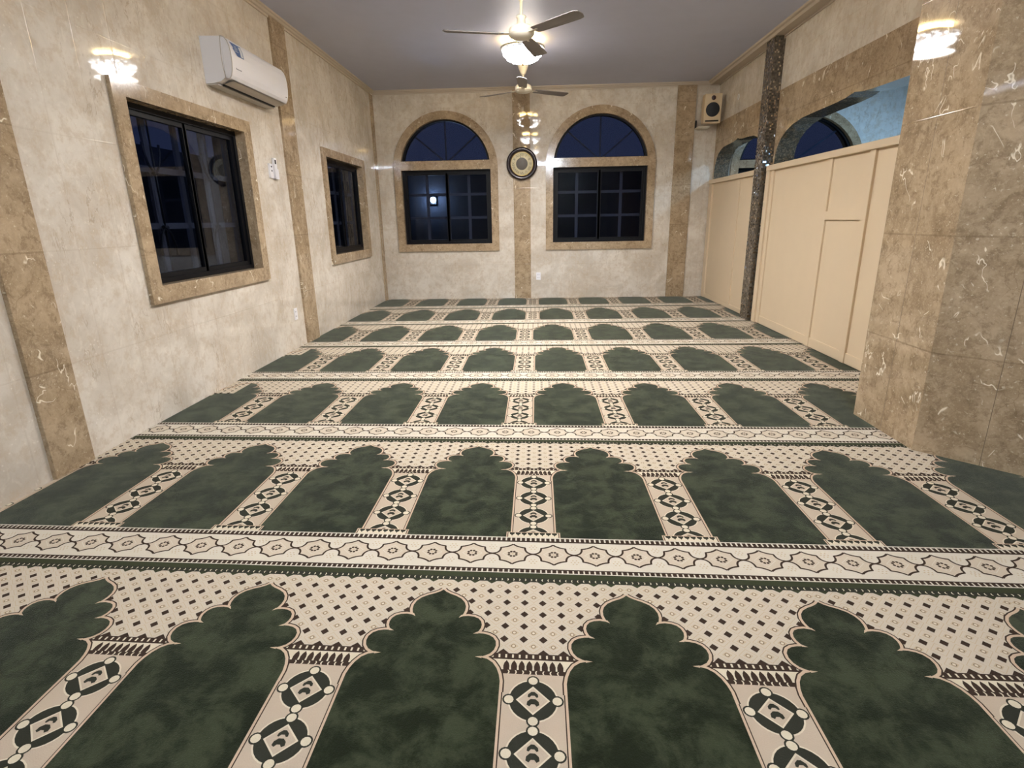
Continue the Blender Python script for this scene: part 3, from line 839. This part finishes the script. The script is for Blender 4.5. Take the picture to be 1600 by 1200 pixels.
# ------------------------------------------------------------------ small wall fittings
def outlet(fn, a, z, label):
    t = thing('power_outlet', fn(a, z, 0), label, 'outlet', 'white power outlets low on the walls')
    b = B(); b.plate(rect(a-.034, a+.034, z-.055, z+.055), [], fn, -.006, .0, 'white'); p = b.build('cover_plate', t)
    for dz in (.022, -.022):
        b = B()
        for da in (-.009, .009): b.plate(rect(a+da-.002, a+da+.002, z+dz-.006, z+dz+.006), [], fn, -.0068, -.0055, 'slot')
        b.build('socket', t)
outlet(LEFT, 5.205, .325, 'white power outlet on the left wall beside the middle pilaster')
outlet(FAR, .020, .330, 'white power outlet on the far wall below the clock')
t = thing('wall_control', LEFT(5.06, 1.60, 0), 'small white wall box with two dark buttons, left of the remote control', 'switch')
b = B(); b.plate(rect(5.035, 5.092, 1.545, 1.662), [], LEFT, -.016, 0, 'white'); b.build('box', t)
for z in (1.638, 1.604):
    b = B(); b.lathe([(.0, .004), (.007, .003), (.007, 0)], 'slot', Matrix.Translation((XL+.016, 5.066, z)) @ Matrix.Rotation(PI/2, 4, 'Y'), 12); b.build('button', t)
t = thing('remote_control', LEFT(5.145, 1.545, -.012), 'white remote control standing in a wall holder beside the middle pilaster', 'remote')
b = B(); b.plate(rect(5.118, 5.168, 1.56, 1.715), [], LEFT, -.022, -.004, 'white'); b.build('body', t)
b = B(); b.plate(rect(5.130, 5.156, 1.665, 1.70), [], LEFT, -.0228, -.021, 'slot'); b.build('display', t)
t = thing('remote_holder', LEFT(5.145, 1.540, 0), 'white wall cradle holding the remote control beside the middle pilaster', 'holder')
b = B()
b.plate(rect(5.110, 5.178, 1.540, 1.635), [], LEFT, -.003, .002, 'white'); b.plate(rect(5.110, 5.178, 1.540, 1.625), [], LEFT, -.027, -.0235, 'white')
for a in (5.110, 5.170): b.plate(rect(a, a+.006, 1.540, 1.630), [], LEFT, -.024, -.003, 'white')
b.plate(rect(5.110, 5.178, 1.540, 1.546), [], LEFT, -.024, -.003, 'white'); b.build('cradle', t)
t = thing('wall_ring', RIGHT(7.74, 2.578, 0), 'small pale ring shape on the right wall beside the loudspeaker', 'ring')
b = B(); b.lathe([(.020, .0), (.024, .006), (.031, .006), (.034, .0)], 'pale', Matrix.Translation((XR+.002, 7.74, 2.578)) @ Matrix.Rotation(-PI/2, 4, 'Y'), 24); b.build('ring', t)  # flat pale ring shape lying on the wall face

# ------------------------------------------------------------------ outside
b = B(); b.box(-6, 6, 11.6, 11.8, -.3, 2.2, 'concrete'); o = struct(b, 'wall_boundary')
b = B(); b.box(-14, 12, -8, 16, -.5, -.3, 'concrete'); struct(b, 'floor_outside')
b = B(); b.box(-5.7, -5.5, -2, 16, -.3, 2.25, 'concrete'); struct(b, 'wall_backdrop_left')  # added dark backdrop wall, keeps the gaps of the left windows dark
t = thing('outdoor_lamp', (-2.06, 11.56, 1.52), 'bright bluish lamp outside, seen through the left arched window', 'lamp')
b = B(); b.box(-2.12, -2.00, 11.54, 11.60, 1.48, 1.62, 'dark', .005); b.build('bracket', t)
b = B(); b.lathe([(0, .05), (.035, .04), (.05, .0), (.035, -.04), (0, -.05)], 'street', Matrix.Translation((-2.06, 11.49, 1.56)), 16); b.build('bulb', t)

# ------------------------------------------------------------------ sky, camera, view
w = bpy.data.worlds.new('night sky'); scn.world = w; w.use_nodes = True
bg = w.node_tree.nodes['Background']; bg.inputs[0].default_value = (.0062, .0078, .0155, 1); bg.inputs[1].default_value = 1.0

f, p, yaw, rl = 865.18, math.radians(16.5306), math.radians(2.75178), math.radians(-1.01128)
cyw, syw = math.cos(yaw), math.sin(yaw); cp, sp = math.cos(p), math.sin(p); cr, sr = math.cos(rl), math.sin(rl)
Rz = Matrix(((cyw, -syw, 0), (syw, cyw, 0), (0, 0, 1)))
fw = Vector((0, cp, -sp)); rt = Vector((1, 0, 0)); upv = Vector((0, sp, cp))
r2 = Rz @ (cr*rt+sr*upv); u2 = Rz @ (-sr*rt+cr*upv); f2 = Rz @ fw
cam = bpy.data.cameras.new('camera'); co = bpy.data.objects.new('camera', cam); COL.objects.link(co)
mw = Matrix.Identity(4)
for i in range(3): mw[i][0] = r2[i]; mw[i][1] = u2[i]; mw[i][2] = -f2[i]; mw[i][3] = CAM[i]
co.matrix_world = mw
cam.sensor_fit = 'HORIZONTAL'; cam.sensor_width = 36.0; cam.lens = f/1600*36; cam.clip_start = .02; cam.clip_end = 100
scn.camera = co
for o in list(bpy.data.objects):
    if '_o' in o: del o['_o']
vs = scn.view_settings
vs.view_transform = 'Standard'; vs.look = 'None'; vs.gamma = 1.0; vs.use_curve_mapping = False; vs.exposure = 2.4
